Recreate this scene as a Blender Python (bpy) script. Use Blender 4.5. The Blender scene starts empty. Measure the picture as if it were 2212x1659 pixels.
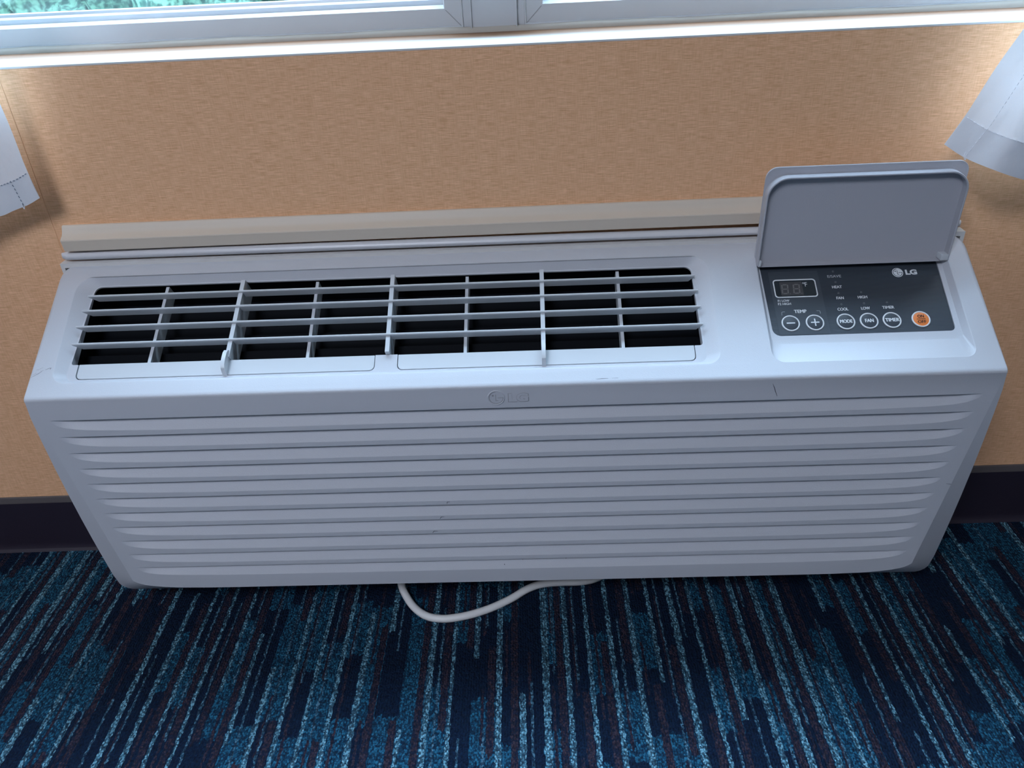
import bpy, bmesh, math, random
from mathutils import Vector, Matrix
from mathutils.geometry import tessellate_polygon
random.seed(7)
S = bpy.context.scene
C = bpy.context.collection

# ------------------------------------------------------------------ camera
def make_camera():
    cd = bpy.data.cameras.new('camera'); co = bpy.data.objects.new('camera', cd); C.objects.link(co)
    yaw, pitch, roll = math.radians(1.6226), math.radians(31.5337), math.radians(-2.8928)
    cy, sy, cp, sp = math.cos(yaw), math.sin(yaw), math.cos(pitch), math.sin(pitch)
    r = Vector((cy, sy, 0)); f = Vector((-sy*cp, cy*cp, -sp)); u = r.cross(f)
    r2 = r*math.cos(roll) + u*math.sin(roll); u2 = u*math.cos(roll) - r*math.sin(roll)
    m = Matrix((r2, u2, -f)).transposed().to_4x4()
    m.translation = Vector((0.02734, -0.88566, 0.80616))
    co.matrix_world = m
    cd.sensor_fit = 'HORIZONTAL'; cd.sensor_width = 36.0
    cd.lens = 1680.0/2212.0*36.0
    cd.clip_start = 0.02; cd.clip_end = 200
    S.camera = co
make_camera()

# ------------------------------------------------------------------ world / light / exposure
SKY = 31.0
w = bpy.data.worlds.new('world'); S.world = w; w.use_nodes = True
bg = w.node_tree.nodes['Background']
bg.inputs[0].default_value = (0.56, 0.77, 1.0, 1)      # even bluish overcast sky
_t = w.node_tree; _g = _t.nodes.new('ShaderNodeTexCoord'); _s = _t.nodes.new('ShaderNodeSeparateXYZ'); _m = _t.nodes.new('ShaderNodeMapRange')
_t.links.new(_g.outputs['Generated'], _s.inputs[0]); _t.links.new(_s.outputs[2], _m.inputs[0])   # overcast sky: zenith three times the horizon
_m.inputs[1].default_value = 0.0; _m.inputs[2].default_value = 1.0; _m.inputs[3].default_value = SKY/3; _m.inputs[4].default_value = SKY
_t.links.new(_m.outputs[0], bg.inputs[1])
pl = bpy.data.lights.new('window_portal', 'AREA'); pl.shape = 'RECTANGLE'; pl.size = 2.1; pl.size_y = 1.72
pl.cycles.is_portal = True
po = bpy.data.objects.new('window_portal', pl); C.objects.link(po)
po.location = (0, 0.20, 1.54); po.rotation_euler = (math.radians(-90), 0, 0)   # faces into the room (-y)
S.view_settings.view_transform = 'Standard'; S.view_settings.look = 'None'
S.view_settings.gamma = 1.0; S.view_settings.use_curve_mapping = False
S.view_settings.exposure = 0.0
S.cycles.use_denoising = True
S.cycles.max_bounces = 10; S.cycles.diffuse_bounces = 6
S.cycles.caustics_reflective = False; S.cycles.caustics_refractive = False

# ------------------------------------------------------------------ node helpers
class NT:
    def __init__(s, name):
        s.m = bpy.data.materials.new(name); s.m.use_nodes = True
        s.t = s.m.node_tree; s.n = s.t.nodes; s.b = s.n['Principled BSDF']; s.out = s.n['Material Output']
    def node(s, typ, **kw):
        n = s.n.new(typ)
        for k, v in kw.items(): setattr(n, k, v)
        return n
    def link(s, a, b): s.t.links.new(a, b)
    def setin(s, sock, v):
        if hasattr(v, 'is_linked') or isinstance(v, bpy.types.NodeSocket): s.link(v, sock)
        else: sock.default_value = v
    def math(s, op, a, b=0.0, c=0.0, clamp=False):
        n = s.node('ShaderNodeMath', operation=op, use_clamp=clamp)
        s.setin(n.inputs[0], a); s.setin(n.inputs[1], b); s.setin(n.inputs[2], c)
        return n.outputs[0]
    def pos(s, kind='Object'): return s.node('ShaderNodeTexCoord').outputs[kind]
    def sep(s, v):
        n = s.node('ShaderNodeSeparateXYZ'); s.link(v, n.inputs[0]); return n.outputs
    def comb(s, x=0.0, y=0.0, z=0.0):
        n = s.node('ShaderNodeCombineXYZ')
        for i, v in enumerate((x, y, z)): s.setin(n.inputs[i], v)
        return n.outputs[0]
    def mapping(s, v, scale):
        n = s.node('ShaderNodeMapping'); s.link(v, n.inputs[0]); n.inputs['Scale'].default_value = scale
        return n.outputs[0]
    def noise(s, v, scale, detail=2.0, rough=0.5):
        n = s.node('ShaderNodeTexNoise'); s.link(v, n.inputs['Vector'])
        n.inputs['Scale'].default_value = scale; n.inputs['Detail'].default_value = detail; n.inputs['Roughness'].default_value = rough
        return n.outputs[0]
    def white(s, x, y=0.0):
        n = s.node('ShaderNodeTexWhiteNoise', noise_dimensions='2D'); s.link(s.comb(x, y, 0.0), n.inputs['Vector']); return n.outputs['Value']
    def mix(s, fac, a, b):
        n = s.node('ShaderNodeMix', data_type='RGBA')
        s.setin(n.inputs[0], fac); s.setin(n.inputs[6], a); s.setin(n.inputs[7], b)
        return n.outputs[2]
    def step(s, a, lo, hi):   # smoothstep
        n = s.node('ShaderNodeMapRange', interpolation_type='SMOOTHSTEP'); s.setin(n.inputs[0], a)
        n.inputs[1].default_value = lo; n.inputs[2].default_value = hi
        return n.outputs[0]
    def bump(s, h, strength, dist):
        n = s.node('ShaderNodeBump'); s.link(h, n.inputs['Height'])
        n.inputs['Strength'].default_value = strength; n.inputs['Distance'].default_value = dist
        s.link(n.outputs[0], s.b.inputs['Normal'])
    def base(s, col, rough=0.5, spec=0.5, metal=0.0):
        s.setin(s.b.inputs['Base Color'], col); s.setin(s.b.inputs['Roughness'], rough)
        s.b.inputs['Specular IOR Level'].default_value = spec; s.b.inputs['Metallic'].default_value = metal
        return s

def rgb(*c): return (c[0], c[1], c[2], 1.0)

def plain(name, col, rough=0.5, spec=0.5, grain=0.0, gscale=900):
    m = NT(name); v = m.pos()
    n = m.noise(v, 6.0, 3)
    c = m.mix(m.math('MULTIPLY', n, 0.12), rgb(*col), rgb(*[x*0.85 for x in col]))
    m.base(c, rough, spec)
    if grain: m.bump(m.noise(v, gscale, 2), grain, 0.0004)
    return m.m

M = {}
M['plastic'] = plain('case_plastic', (0.52, 0.53, 0.57), 0.42, 0.4, 0.35, 1100)
M['grille_plastic'] = plain('grille_plastic', (0.54, 0.56, 0.59), 0.38, 0.45)
M['lid_inner'] = plain('lid_plastic', (0.42, 0.42, 0.455), 0.4, 0.4, 0.3, 1100)
M['cord'] = plain('cord_rubber', (0.74, 0.73, 0.72), 0.4, 0.5)
M['vinyl'] = plain('grey_vinyl', (0.62, 0.61, 0.63), 0.35, 0.5)
M['sleeve'] = plain('sleeve_paint', (0.66, 0.64, 0.62), 0.45, 0.4)
M['trim'] = plain('trim_paint', (0.64, 0.55, 0.45), 0.5, 0.4, 0.3, 250)
M['dark'] = plain('duct_black', (0.004, 0.005, 0.008), 0.7, 0.08)
M['dark_blade'] = plain('duct_blade', (0.002, 0.003, 0.005), 0.6, 0.06)
M['baseboard'] = plain('baseboard_vinyl', (0.022, 0.016, 0.028), 0.45, 0.4, 0.4, 400)
M['base_lip'] = plain('baseboard_lip', (0.10, 0.085, 0.085), 0.5, 0.4)
M['frame'] = plain('window_vinyl', (0.50, 0.51, 0.53), 0.35, 0.5)
M['ceiling'] = plain('ceiling_paint', (0.50, 0.48, 0.46), 0.8, 0.2)
M['print'] = plain('white_print', (0.72, 0.74, 0.76), 0.4, 0.4)
M['print_dim'] = plain('grey_print', (0.42, 0.44, 0.47), 0.4, 0.4)
M['panel_smooth'] = plain('panel_smooth', (0.055, 0.065, 0.080), 0.42, 0.4)
M['button_cap'] = plain('button_cap', (0.050, 0.058, 0.072), 0.4, 0.4)
M['button_ring'] = plain('button_ring', (0.74, 0.76, 0.78), 0.35, 0.4)
M['orange'] = plain('button_orange', (0.78, 0.22, 0.055), 0.4, 0.4)
M['black_print'] = plain('black_print', (0.015, 0.012, 0.012), 0.4, 0.3)
M['screen'] = plain('display_window', (0.016, 0.020, 0.026), 0.2, 0.5)
M['screen_led'] = plain('display_module', (0.060, 0.058, 0.062), 0.3, 0.4)
M['segment'] = plain('display_segment', (0.17, 0.165, 0.165), 0.4, 0.4)
M['led'] = plain('indicator_lens', (0.085, 0.095, 0.11), 0.3, 0.5)
M['scuff'] = plain('scuff_dark', (0.05, 0.05, 0.065), 0.7, 0.2)
M['emboss_line'] = plain('emboss_line', (0.30, 0.30, 0.31), 0.5, 0.3)
M['stitch'] = plain('thread_white', (0.86, 0.88, 0.92), 0.8, 0.2)
M['stitch_dark'] = plain('thread_grey', (0.25, 0.29, 0.36), 0.8, 0.2)
M['caulk'] = plain('old_caulk', (0.42, 0.38, 0.33), 0.6, 0.3, 0.4, 120)
M['lamp'] = plain('fill_lamp_metal', (0.7, 0.7, 0.7), 0.4)

def mat_panel():
    m = NT('panel_ribbed'); uv = m.sep(m.pos('UV'))
    fr = m.math('FRACT', m.math('MULTIPLY', uv[1], 1/0.0017))
    rid = m.math('ABSOLUTE', m.math('SUBTRACT', fr, 0.5))
    c = m.mix(m.step(rid, 0.12, 0.40), rgb(0.020, 0.026, 0.036), rgb(0.058, 0.070, 0.088))
    m.base(c, 0.42, 0.4); m.bump(rid, 0.4, 0.0006)
    return m.m
M['panel'] = mat_panel()

def mat_wall():
    m = NT('linen_wallpaper'); v = m.pos()
    h1 = m.noise(m.mapping(v, (90, 90, 2600)), 1.0, 3, 0.6)
    h2 = m.noise(m.mapping(v, (45, 45, 1900)), 1.0, 2, 0.5)
    v1 = m.noise(m.mapping(v, (1000, 1000, 70)), 1.0, 2, 0.5)
    blot = m.noise(v, 5.0, 3)
    f = m.math('ADD', m.math('MULTIPLY', h1, 0.5), m.math('MULTIPLY', h2, 0.35))
    f = m.math('ADD', f, m.math('MULTIPLY', v1, 0.16))
    fac = m.step(f, 0.36, 0.66)
    c = m.mix(fac, rgb(0.64, 0.325, 0.155), rgb(0.98, 0.61, 0.37))
    c = m.mix(m.math('MULTIPLY', blot, 0.25), c, rgb(0.86, 0.47, 0.28))
    m.base(c, 0.62, 0.25); m.bump(f, 0.35, 0.0008)
    return m.m
M['wall'] = mat_wall()
M['paint'] = plain('cream_wall_paint', (0.62, 0.60, 0.58), 0.8, 0.2)

def mat_carpet():
    m = NT('striped_carpet'); v = m.pos(); x, y, z = m.sep(v)[:]
    wob = m.math('MULTIPLY', m.math('SUBTRACT', m.noise(m.mapping(v, (170, 110, 1)), 1.0, 3), 0.5), 0.0060)
    X = m.math('ADD', x, wob)
    P = 0.0285
    q = m.math('DIVIDE', X, P); cell = m.math('FLOOR', q); fx = m.math('FRACT', q)
    r1 = m.white(cell, 3.3); r2 = m.white(cell, 9.1); r3 = m.white(cell, 21.7)
    yw = m.math('ADD', y, m.math('MULTIPLY', m.math('SUBTRACT', m.noise(m.mapping(v, (220, 60, 1)), 1.0, 1), 0.5), 0.02))
    def seg(length, ph, thr, sd):
        sc = m.math('FLOOR', m.math('ADD', m.math('DIVIDE', yw, length), m.math('MULTIPLY', ph, 17.0)))
        return m.math('GREATER_THAN', m.white(m.math('ADD', cell, sd), sc), thr)
    def band(lo, hi):
        return m.math('MULTIPLY', m.math('GREATER_THAN', fx, lo), m.math('LESS_THAN', fx, hi))
    wl = m.math('ADD', 0.17, m.math('MULTIPLY', r2, 0.15))
    light = m.math('MULTIPLY', band(0.02, wl), seg(0.16, r1, 0.30, 0.0))
    thin = m.math('MULTIPLY', band(0.49, 0.59), seg(0.15, r2, 0.45, 40.0))
    brown = m.math('MULTIPLY', band(0.66, 0.97), seg(0.15, r3, 0.38, 80.0))
    brown2 = m.math('MULTIPLY', band(0.40, 0.52), seg(0.08, r1, 0.55, 120.0))
    teal = seg(0.09, r2, 0.55, 160.0)
    # loops
    vo = m.node('ShaderNodeTexVoronoi'); m.link(m.mapping(v, (520, 380, 1)), vo.inputs['Vector']); vo.inputs['Scale'].default_value = 1.0
    loop = vo.outputs['Distance']; lrnd = m.sep(vo.outputs['Color'])[0]; lr2 = m.sep(vo.outputs['Color'])[1]
    navyc = m.mix(m.math('MULTIPLY', lrnd, 0.6), rgb(0.0015, 0.006, 0.021), rgb(0.006, 0.024, 0.060))
    tealc = m.mix(lrnd, rgb(0.005, 0.040, 0.085), rgb(0.022, 0.140, 0.240))
    lightc = m.mix(lrnd, rgb(0.028, 0.100, 0.155), rgb(0.210, 0.450, 0.580))
    thinc = m.mix(lrnd, rgb(0.014, 0.056, 0.098), rgb(0.11, 0.24, 0.34))
    brownc = m.mix(lrnd, rgb(0.016, 0.012, 0.022), rgb(0.050, 0.034, 0.050))
    c = m.mix(teal, navyc, tealc)
    c = m.mix(brown2, c, brownc); c = m.mix(brown, c, brownc)
    c = m.mix(thin, c, thinc); c = m.mix(light, c, lightc)
    c = m.mix(m.math('MULTIPLY', m.math('GREATER_THAN', lr2, 0.60), 0.75), c, rgb(0.004, 0.012, 0.034))   # stray dark loops
    # dark gaps between the loops
    c = m.mix(m.math('MULTIPLY', m.step(loop, 0.45, 0.85), 0.75), c, rgb(0.004, 0.010, 0.022))
    m.base(c, 0.9, 0.12)
    row = m.math('ABSOLUTE', m.math('SINE', m.math('MULTIPLY', x, math.pi/0.0032)))
    h = m.math('SUBTRACT', m.math('MULTIPLY', row, 0.4), loop)
    m.bump(h, 0.9, 0.003)
    return m.m
M['carpet'] = mat_carpet()

def mat_curtain():
    m = NT('curtain_cloth'); v = m.pos()
    d = m.node('ShaderNodeBsdfDiffuse'); t = m.node('ShaderNodeBsdfTranslucent'); mx = m.node('ShaderNodeMixShader')
    n = m.noise(v, 1400, 2)
    c = m.mix(n, rgb(0.80, 0.82, 0.86), rgb(0.86, 0.87, 0.90))
    m.link(c, d.inputs[0]); m.link(c, t.inputs[0]); mx.inputs[0].default_value = 0.18
    b = m.node('ShaderNodeBump'); b.inputs['Strength'].default_value = 0.6; b.inputs['Distance'].default_value = 0.005
    m.link(m.noise(v, 28, 3), b.inputs['Height']); m.link(b.outputs[0], d.inputs['Normal'])
    m.link(d.outputs[0], mx.inputs[1]); m.link(t.outputs[0], mx.inputs[2]); m.link(mx.outputs[0], m.out.inputs[0])
    return m.m
M['curtain'] = mat_curtain()

def mat_glass():
    m = NT('window_glass')
    t = m.node('ShaderNodeBsdfTransparent'); t.inputs[0].default_value = (0.93, 0.96, 0.97, 1)
    g = m.node('ShaderNodeBsdfGlossy'); g.inputs['Roughness'].default_value = 0.02
    lw = m.node('ShaderNodeLayerWeight'); lw.inputs[0].default_value = 0.5; f_ = m.math('MULTIPLY_ADD', m.math('POWER', lw.outputs['Facing'], 5.0), 0.9, 0.03)
    mx = m.node('ShaderNodeMixShader')
    m.link(f_, mx.inputs[0]); m.link(t.outputs[0], mx.inputs[1]); m.link(g.outputs[0], mx.inputs[2]); m.link(mx.outputs[0], m.out.inputs[0])
    return m.m
M['glass'] = mat_glass()

def mat_sill():
    m = NT('sill_paint'); v = m.pos(); x, y, z = m.sep(v)[:]
    n = m.noise(m.mapping(v, (9, 60, 1)), 1.0, 4)
    e = m.math('ADD', y, m.math('MULTIPLY', m.math('SUBTRACT', n, 0.5), 0.022))
    f = m.step(e, 0.030, 0.070)                          # old water stain along the window
    c = m.mix(m.math('MULTIPLY', f, 0.97), rgb(0.62, 0.62, 0.61), rgb(0.17, 0.070, 0.022))
    m.base(c, 0.5, 0.3)
    return m.m
M['sill'] = mat_sill()

def mat_lawn():
    m = NT('lawn_grass'); v = m.pos()
    a = m.noise(v, 1.6, 4); b = m.noise(v, 14, 3)
    c = m.mix(m.step(a, 0.35, 0.65), rgb(0.012, 0.040, 0.016), rgb(0.040, 0.075, 0.034))
    c = m.mix(m.math('MULTIPLY', b, 0.4), c, rgb(0.03, 0.06, 0.05))
    m.base(c, 0.9, 0.1)
    return m.m
M['lawn'] = mat_lawn()

# ------------------------------------------------------------------ object helpers
def tag(o, label=None, cat=None, group=None, kind=None):
    if label: o['label'] = label
    if cat: o['category'] = cat
    if group: o['group'] = group
    if kind: o['kind'] = kind
    return o
def empty(name, loc=(0, 0, 0), rz=0.0):
    o = bpy.data.objects.new(name, None); C.objects.link(o); o.location = loc; o.rotation_euler = (0, 0, rz)
    o.empty_display_size = 0.05
    return o
def link(name, me, parent=None):
    o = bpy.data.objects.new(name, me); C.objects.link(o)
    if parent: o.parent = parent
    return o
def finish(bm, name, mats, parent=None, angle=25, wn=True, merge=1e-6, recalc=True, flat=False):
    if merge: bmesh.ops.remove_doubles(bm, verts=bm.verts, dist=merge)
    if recalc: bmesh.ops.recalc_face_normals(bm, faces=bm.faces)
    me = bpy.data.meshes.new(name); bm.to_mesh(me); bm.free()
    if not isinstance(mats, (list, tuple)): mats = [mats]
    for m in mats: me.materials.append(m)
    if not flat:
        me.polygons.foreach_set('use_smooth', [True]*len(me.polygons))
        me.set_sharp_from_angle(angle=math.radians(angle))
    o = link(name, me, parent)
    if wn and not flat:
        md = o.modifiers.new('weighted', 'WEIGHTED_NORMAL'); md.keep_sharp = True; md.weight = 100
    return o
def face(bm, pts, mi=0):
    vs = [bm.verts.new(p) for p in pts]
    try:
        f = bm.faces.new(vs); f.material_index = mi; return f
    except ValueError: return None
def box(bm, a, b, mi=0):
    x0, y0, z0 = a; x1, y1, z1 = b
    v = [bm.verts.new(p) for p in ((x0,y0,z0),(x1,y0,z0),(x1,y1,z0),(x0,y1,z0),(x0,y0,z1),(x1,y0,z1),(x1,y1,z1),(x0,y1,z1))]
    for q in ((0,3,2,1),(4,5,6,7),(0,1,5,4),(1,2,6,5),(2,3,7,6),(3,0,4,7)):
        f = bm.faces.new([v[i] for i in q]); f.material_index = mi
def bevel_all(bm, off, seg=2):
    bmesh.ops.bevel(bm, geom=list(bm.edges), offset=off, segments=seg, affect='EDGES', profile=0.5)
def tess(bm, loops, mapf, mi=0, flip=False):
    """fill a flat polygon with holes; loops are 2D, mapf puts them in 3D"""
    flat = [p for l in loops for p in l]
    tris = tessellate_polygon([[Vector((p[0], p[1], 0)) for p in l] for l in loops])
    vs = [bm.verts.new(mapf(p)) for p in flat]
    for t in tris:
        try:
            f = bm.faces.new([vs[i] for i in (t if not flip else t[::-1])]); f.material_index = mi
        except ValueError: pass
def strip(bm, A, B, closed=True, mi=0):
    va = [bm.verts.new(p) for p in A]; vb = [bm.verts.new(p) for p in B]
    n = len(A)
    for i in range(n if closed else n-1):
        j = (i+1) % n
        try:
            f = bm.faces.new((va[i], va[j], vb[j], vb[i])); f.material_index = mi
        except ValueError: pass
def round_poly(pts, radii, n=6):
    """2D polygon with rounded corners"""
    out = []; N = len(pts)
    for i in range(N):
        p = Vector(pts[i]); a = Vector(pts[i-1]); b = Vector(pts[(i+1) % N]); r = radii[i] if isinstance(radii, (list, tuple)) else radii
        if r <= 0: out.append(tuple(p)); continue
        d1 = (a-p).normalized(); d2 = (b-p).normalized()
        ang = math.acos(max(-1, min(1, d1.dot(d2)))); t = r/math.tan(ang/2)
        t = min(t, (a-p).length*0.49, (b-p).length*0.49); rr = t*math.tan(ang/2)
        c = p + (d1+d2).normalized()*(rr/math.sin(ang/2))
        s = p+d1*t-c; e = p+d2*t-c
        a0 = math.atan2(s.y, s.x); a1 = math.atan2(e.y, e.x)
        da = (a1-a0+math.pi) % (2*math.pi) - math.pi
        for k in range(n+1):
            th = a0+da*k/n; out.append((c.x+rr*math.cos(th), c.y+rr*math.sin(th)))
    return out
def rrect(x0, x1, y0, y1, r, n=6): return round_poly([(x0, y0), (x1, y0), (x1, y1), (x0, y1)], r, n)
def plate(bm, outline, mapf, h0, h1, mi=0, bev=0.0):
    """extruded flat outline between heights h0 and h1 (h1 on top) with a small top bevel"""
    cx = sum(p[0] for p in outline)/len(outline); cy = sum(p[1] for p in outline)/len(outline)
    def inset(o, d):
        res = []; N = len(o)
        for i in range(N):
            a = Vector(o[i-1]); b = Vector(o[(i+1) % N]); t = (b-a)
            if t.length < 1e-9: res.append(o[i]); continue
            nrm = Vector((-t.y, t.x)).normalized()
            res.append((o[i][0]+nrm.x*d, o[i][1]+nrm.y*d))
        return res
    ar = sum(outline[i-1][0]*outline[i][1]-outline[i][0]*outline[i-1][1] for i in range(len(outline)))
    if ar < 0: outline = outline[::-1]
    if bev:
        top = inset(outline, bev)
        strip(bm, [mapf(p, h0) for p in outline], [mapf(p, h1-bev) for p in outline], True, mi)
        strip(bm, [mapf(p, h1-bev) for p in outline], [mapf(p, h1) for p in top], True, mi)
    else:
        top = outline
        strip(bm, [mapf(p, h0) for p in outline], [mapf(p, h1) for p in outline], True, mi)
    tess(bm, [top], lambda p: mapf(p, h1), mi)
def tube(bm, pts, rad, n=12, mi=0, caps=True):
    pts = [Vector(p) for p in pts]; rings = []
    up = Vector((0, 0, 1)); t0 = (pts[1]-pts[0]).normalized()
    nrm = t0.orthogonal().normalized()
    for i, p in enumerate(pts):
        t = (pts[min(i+1, len(pts)-1)]-pts[max(i-1, 0)]).normalized()
        nrm = (nrm - t*nrm.dot(t)).normalized(); bn = t.cross(nrm)
        r = rad(i/(len(pts)-1)) if callable(rad) else rad
        rings.append([bm.verts.new(p+nrm*math.cos(2*math.pi*k/n)*r+bn*math.sin(2*math.pi*k/n)*r) for k in range(n)])
    for a, b in zip(rings[:-1], rings[1:]):
        for k in range(n):
            f = bm.faces.new((a[k], a[(k+1) % n], b[(k+1) % n], b[k])); f.material_index = mi
    if caps:
        for r in (rings[0], rings[-1]):
            f = bm.faces.new(r); f.material_index = mi
def spline(pts, k=8):
    pts = [Vector(p) for p in pts]; out = []
    P = [pts[0]*2-pts[1]] + pts + [pts[-1]*2-pts[-2]]
    for i in range(1, len(P)-2):
        for j in range(k):
            t = j/k; a, b, c, d = P[i-1], P[i], P[i+1], P[i+2]
            out.append(0.5*((2*b)+(-a+c)*t+(2*a-5*b+4*c-d)*t*t+(-a+3*b-3*c+d)*t**3))
    out.append(pts[-1]); return out
def text_faces(bm, txt, x0, x1, y0, y1, mapf, h, mi=0, bold=0.0, thick=0.00012, offset=0.0):
    """flat lettering fitted into the box x0..x1, y0..y1 (cap height); bold repeats the strokes slightly shifted"""
    cu = bpy.data.curves.new('tmp', 'FONT'); cu.body = txt; cu.size = 1.0; cu.offset = offset; cu.resolution_u = 6
    o = bpy.data.objects.new('tmp', cu); C.objects.link(o)
    dg = bpy.context.evaluated_depsgraph_get(); me = bpy.data.meshes.new_from_object(o.evaluated_get(dg))
    xs = [v.co.x for v in me.vertices]; ys = [v.co.y for v in me.vertices]
    ax, bx, ay, by = min(xs), max(xs), min(ys), max(ys); d = bold*(y1-y0)
    for k, (dx, dy) in enumerate(((0, 0),) if not bold else ((-d, 0), (d, 0), (0, d*.6), (0, -d*.6))):
        vs = []
        for v in me.vertices:
            u = (v.co.x-ax)/(bx-ax); t = (v.co.y-ay)/(by-ay)
            vs.append(bm.verts.new(mapf((x0+d+(x1-x0-2*d)*u+dx, y0+(y1-y0)*t+dy), h+thick+k*2e-6)))
        for p in me.polygons:
            try:
                f = bm.faces.new([vs[i] for i in p.vertices]); f.material_index = mi
            except ValueError: pass
    bpy.data.objects.remove(o); bpy.data.curves.remove(cu); bpy.data.meshes.remove(me)

# ------------------------------------------------------------------ room shell
SILL = 0.683; WX = 1.05; WT = 2.4; RX = 2.6; RY = -5.5; RZ = 2.5
def structure(name, bm, mat, parent=None, **k):
    o = finish(bm, name, mat, parent, **k)
    if parent is None: o['kind'] = 'structure'
    return o
bm = bmesh.new(); box(bm, (-RX-.1, RY-.1, -.12), (RX+.1, .24, 0)); structure('floor', bm, M['carpet'], flat=True)
bm = bmesh.new(); box(bm, (-RX-.1, RY-.1, RZ), (RX+.1, .24, RZ+.1)); structure('ceiling', bm, M['ceiling'], flat=True)
bm = bmesh.new()
box(bm, (-RX, 0, 0), (RX, .22, SILL-.0025)); box(bm, (-RX, 0, SILL-.0025), (-WX, .22, RZ)); box(bm, (WX, 0, SILL-.0025), (RX, .22, RZ)); box(bm, (-WX, 0, WT), (WX, .22, RZ))
structure('wall_back', bm, M['wall'], flat=True)
bm = bmesh.new(); box(bm, (-RX-.1, RY, 0), (-RX, .22, RZ)); structure('wall_left', bm, M['paint'], flat=True)
bm = bmesh.new(); box(bm, (RX, RY, 0), (RX+.1, .22, RZ)); structure('wall_right', bm, M['paint'], flat=True)
bm = bmesh.new(); box(bm, (-RX-.1, RY-.1, 0), (RX+.1, RY, RZ)); structure('wall_front', bm, M['paint'], flat=True)
# wallpaper seam: the next strip of paper starts a hair proud of the wall, left of the unit
bm = bmesh.new()
box(bm, (-RX, -.0004, .098), (-.5335, .0, SILL-.0025)); s_ = structure('trim_3', bm, M['wall'], flat=True)
s_['label'] = 'wallpaper strip meeting its neighbour at a fine seam left of the unit'
# baseboard: vinyl cove base with a soft lip
def baseboard():
    prof = [(0, .0985), (-.0016, .0985), (-.003, .0965), (-.0038, .0915), (-.0042, .0885), (-.0042, .012), (-.008, .003), (-.012, 0), (0, 0)]
    bm = bmesh.new()
    for i in range(len(prof)-1):
        (y0, z0), (y1, z1) = prof[i], prof[i+1]
        face(bm, [(-RX, y0, z0), (RX, y0, z0), (RX, y1, z1), (-RX, y1, z1)], 1 if i < 4 else 0)
    o = structure('baseboard_back', bm, [M['baseboard'], M['base_lip']], angle=30)
    o['label'] = 'dark vinyl cove baseboard along the beige wall'
baseboard()

# window sill board and window
bm = bmesh.new(); box(bm, (-WX, .0002, SILL-.0025), (WX, .115, SILL)); bevel_all(bm, .0004, 1)
tag(structure('trim_2', bm, M['sill']), 'white painted window sill with rusty stain along the frame')
win = empty('window_1', (0, .105, SILL)); tag(win, 'white vinyl double window above the unit', None, None, 'structure')
FR = 0.027     # frame face height
def frame_ring(x0, x1, z0, z1, y0, y1, prof, name, mat):
    """mitred picture-frame ring; prof = list of (inset, depth)"""
    bm = bmesh.new()
    def loop(i, d): return [(x0+i, d, z0+i), (x1-i, d, z0+i), (x1-i, d, z1-i), (x0+i, d, z1-i)]
    for a, b in zip(prof[:-1], prof[1:]): strip(bm, loop(*a), loop(*b))
    return finish(bm, name, mat, win, angle=20)
for (a, b) in ((-WX, -.0268), (.0262, WX)):
    zt_ = WT-SILL
    frame_ring(a, b, -.004, zt_, 0, 0, [(0, .10), (0, -.002), (.0085, -.002), (.0095, -.0035), (.0105, -.0035), (.0115, -.001), (.0300, 0), (.0310, .0015), (.0312, .040)], 'window_frame', M['frame'])
    frame_ring(a+.024, b-.024, .018, zt_-.024, 0, 0, [(0, .060), (0, .034), (.004, .031), (.0145, .033), (.0160, .035), (.0165, .041), (.0195, .042), (.020, .052)], 'sash', M['frame'])
    bm = bmesh.new(); box(bm, (a+.038, .046, .032), (b-.038, .050, zt_-.038)); finish(bm, 'pane', M['glass'], win, flat=True)
bm = bmesh.new()
box(bm, (-.0272, -.004, -.002), (.0266, .10, WT-SILL))
box(bm, (-.0272, -.0066, -.002), (-.0258, .02, WT-SILL)); box(bm, (.0252, -.0066, -.002), (.0266, .02, WT-SILL))
finish(bm, 'mullion', M['frame'], win, flat=True)
for xo, sg in ((-.0272, -1), (.0266, 1)):        # mitred weld lines in the lower frame corners
    bm = bmesh.new(); A = []; B = []
    for t in (.002, .0085, .0115, .0285):
        yy = -.0026 if t < .009 else -.0040 if t < .0105 else -.0016 if t < .02 else -.0006
        A.append((xo+sg*(t-.0006), yy, -.004+t)); B.append((xo+sg*(t+.0006), yy, -.004+t))
    strip(bm, A, B, closed=False); finish(bm, 'weld_line', M['emboss_line'], win, flat=True)
bm = bmesh.new()                 # bead of old caulk between frame and sill
for i in range(96):
    xa, xb = -WX+i*2*WX/96, -WX+(i+1)*2*WX/96
    ra = .0062+.0003*math.sin(i*1.7)+.0006*math.sin(i*.61); rb = .0062+.0003*math.sin((i+1)*1.7)+.0006*math.sin((i+1)*.61)
    for k in range(3):
        t0, t1 = k*math.pi/6, (k+1)*math.pi/6
        face(bm, [(xa, -.0035-ra*math.cos(t0)*.9, ra*math.sin(t0)), (xb, -.0035-rb*math.cos(t0)*.9, rb*math.sin(t0)), (xb, -.0035-rb*math.cos(t1)*.9, rb*math.sin(t1)), (xa, -.0035-ra*math.cos(t1)*.9, ra*math.sin(t1))])
finish(bm, 'caulk_bead', M['caulk'], win, angle=60)
# lawn outside
bm = bmesh.new(); box(bm, (-40, .5, -.55), (40, 60, -.45)); structure('ground', bm, M['lawn'], flat=True)

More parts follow.
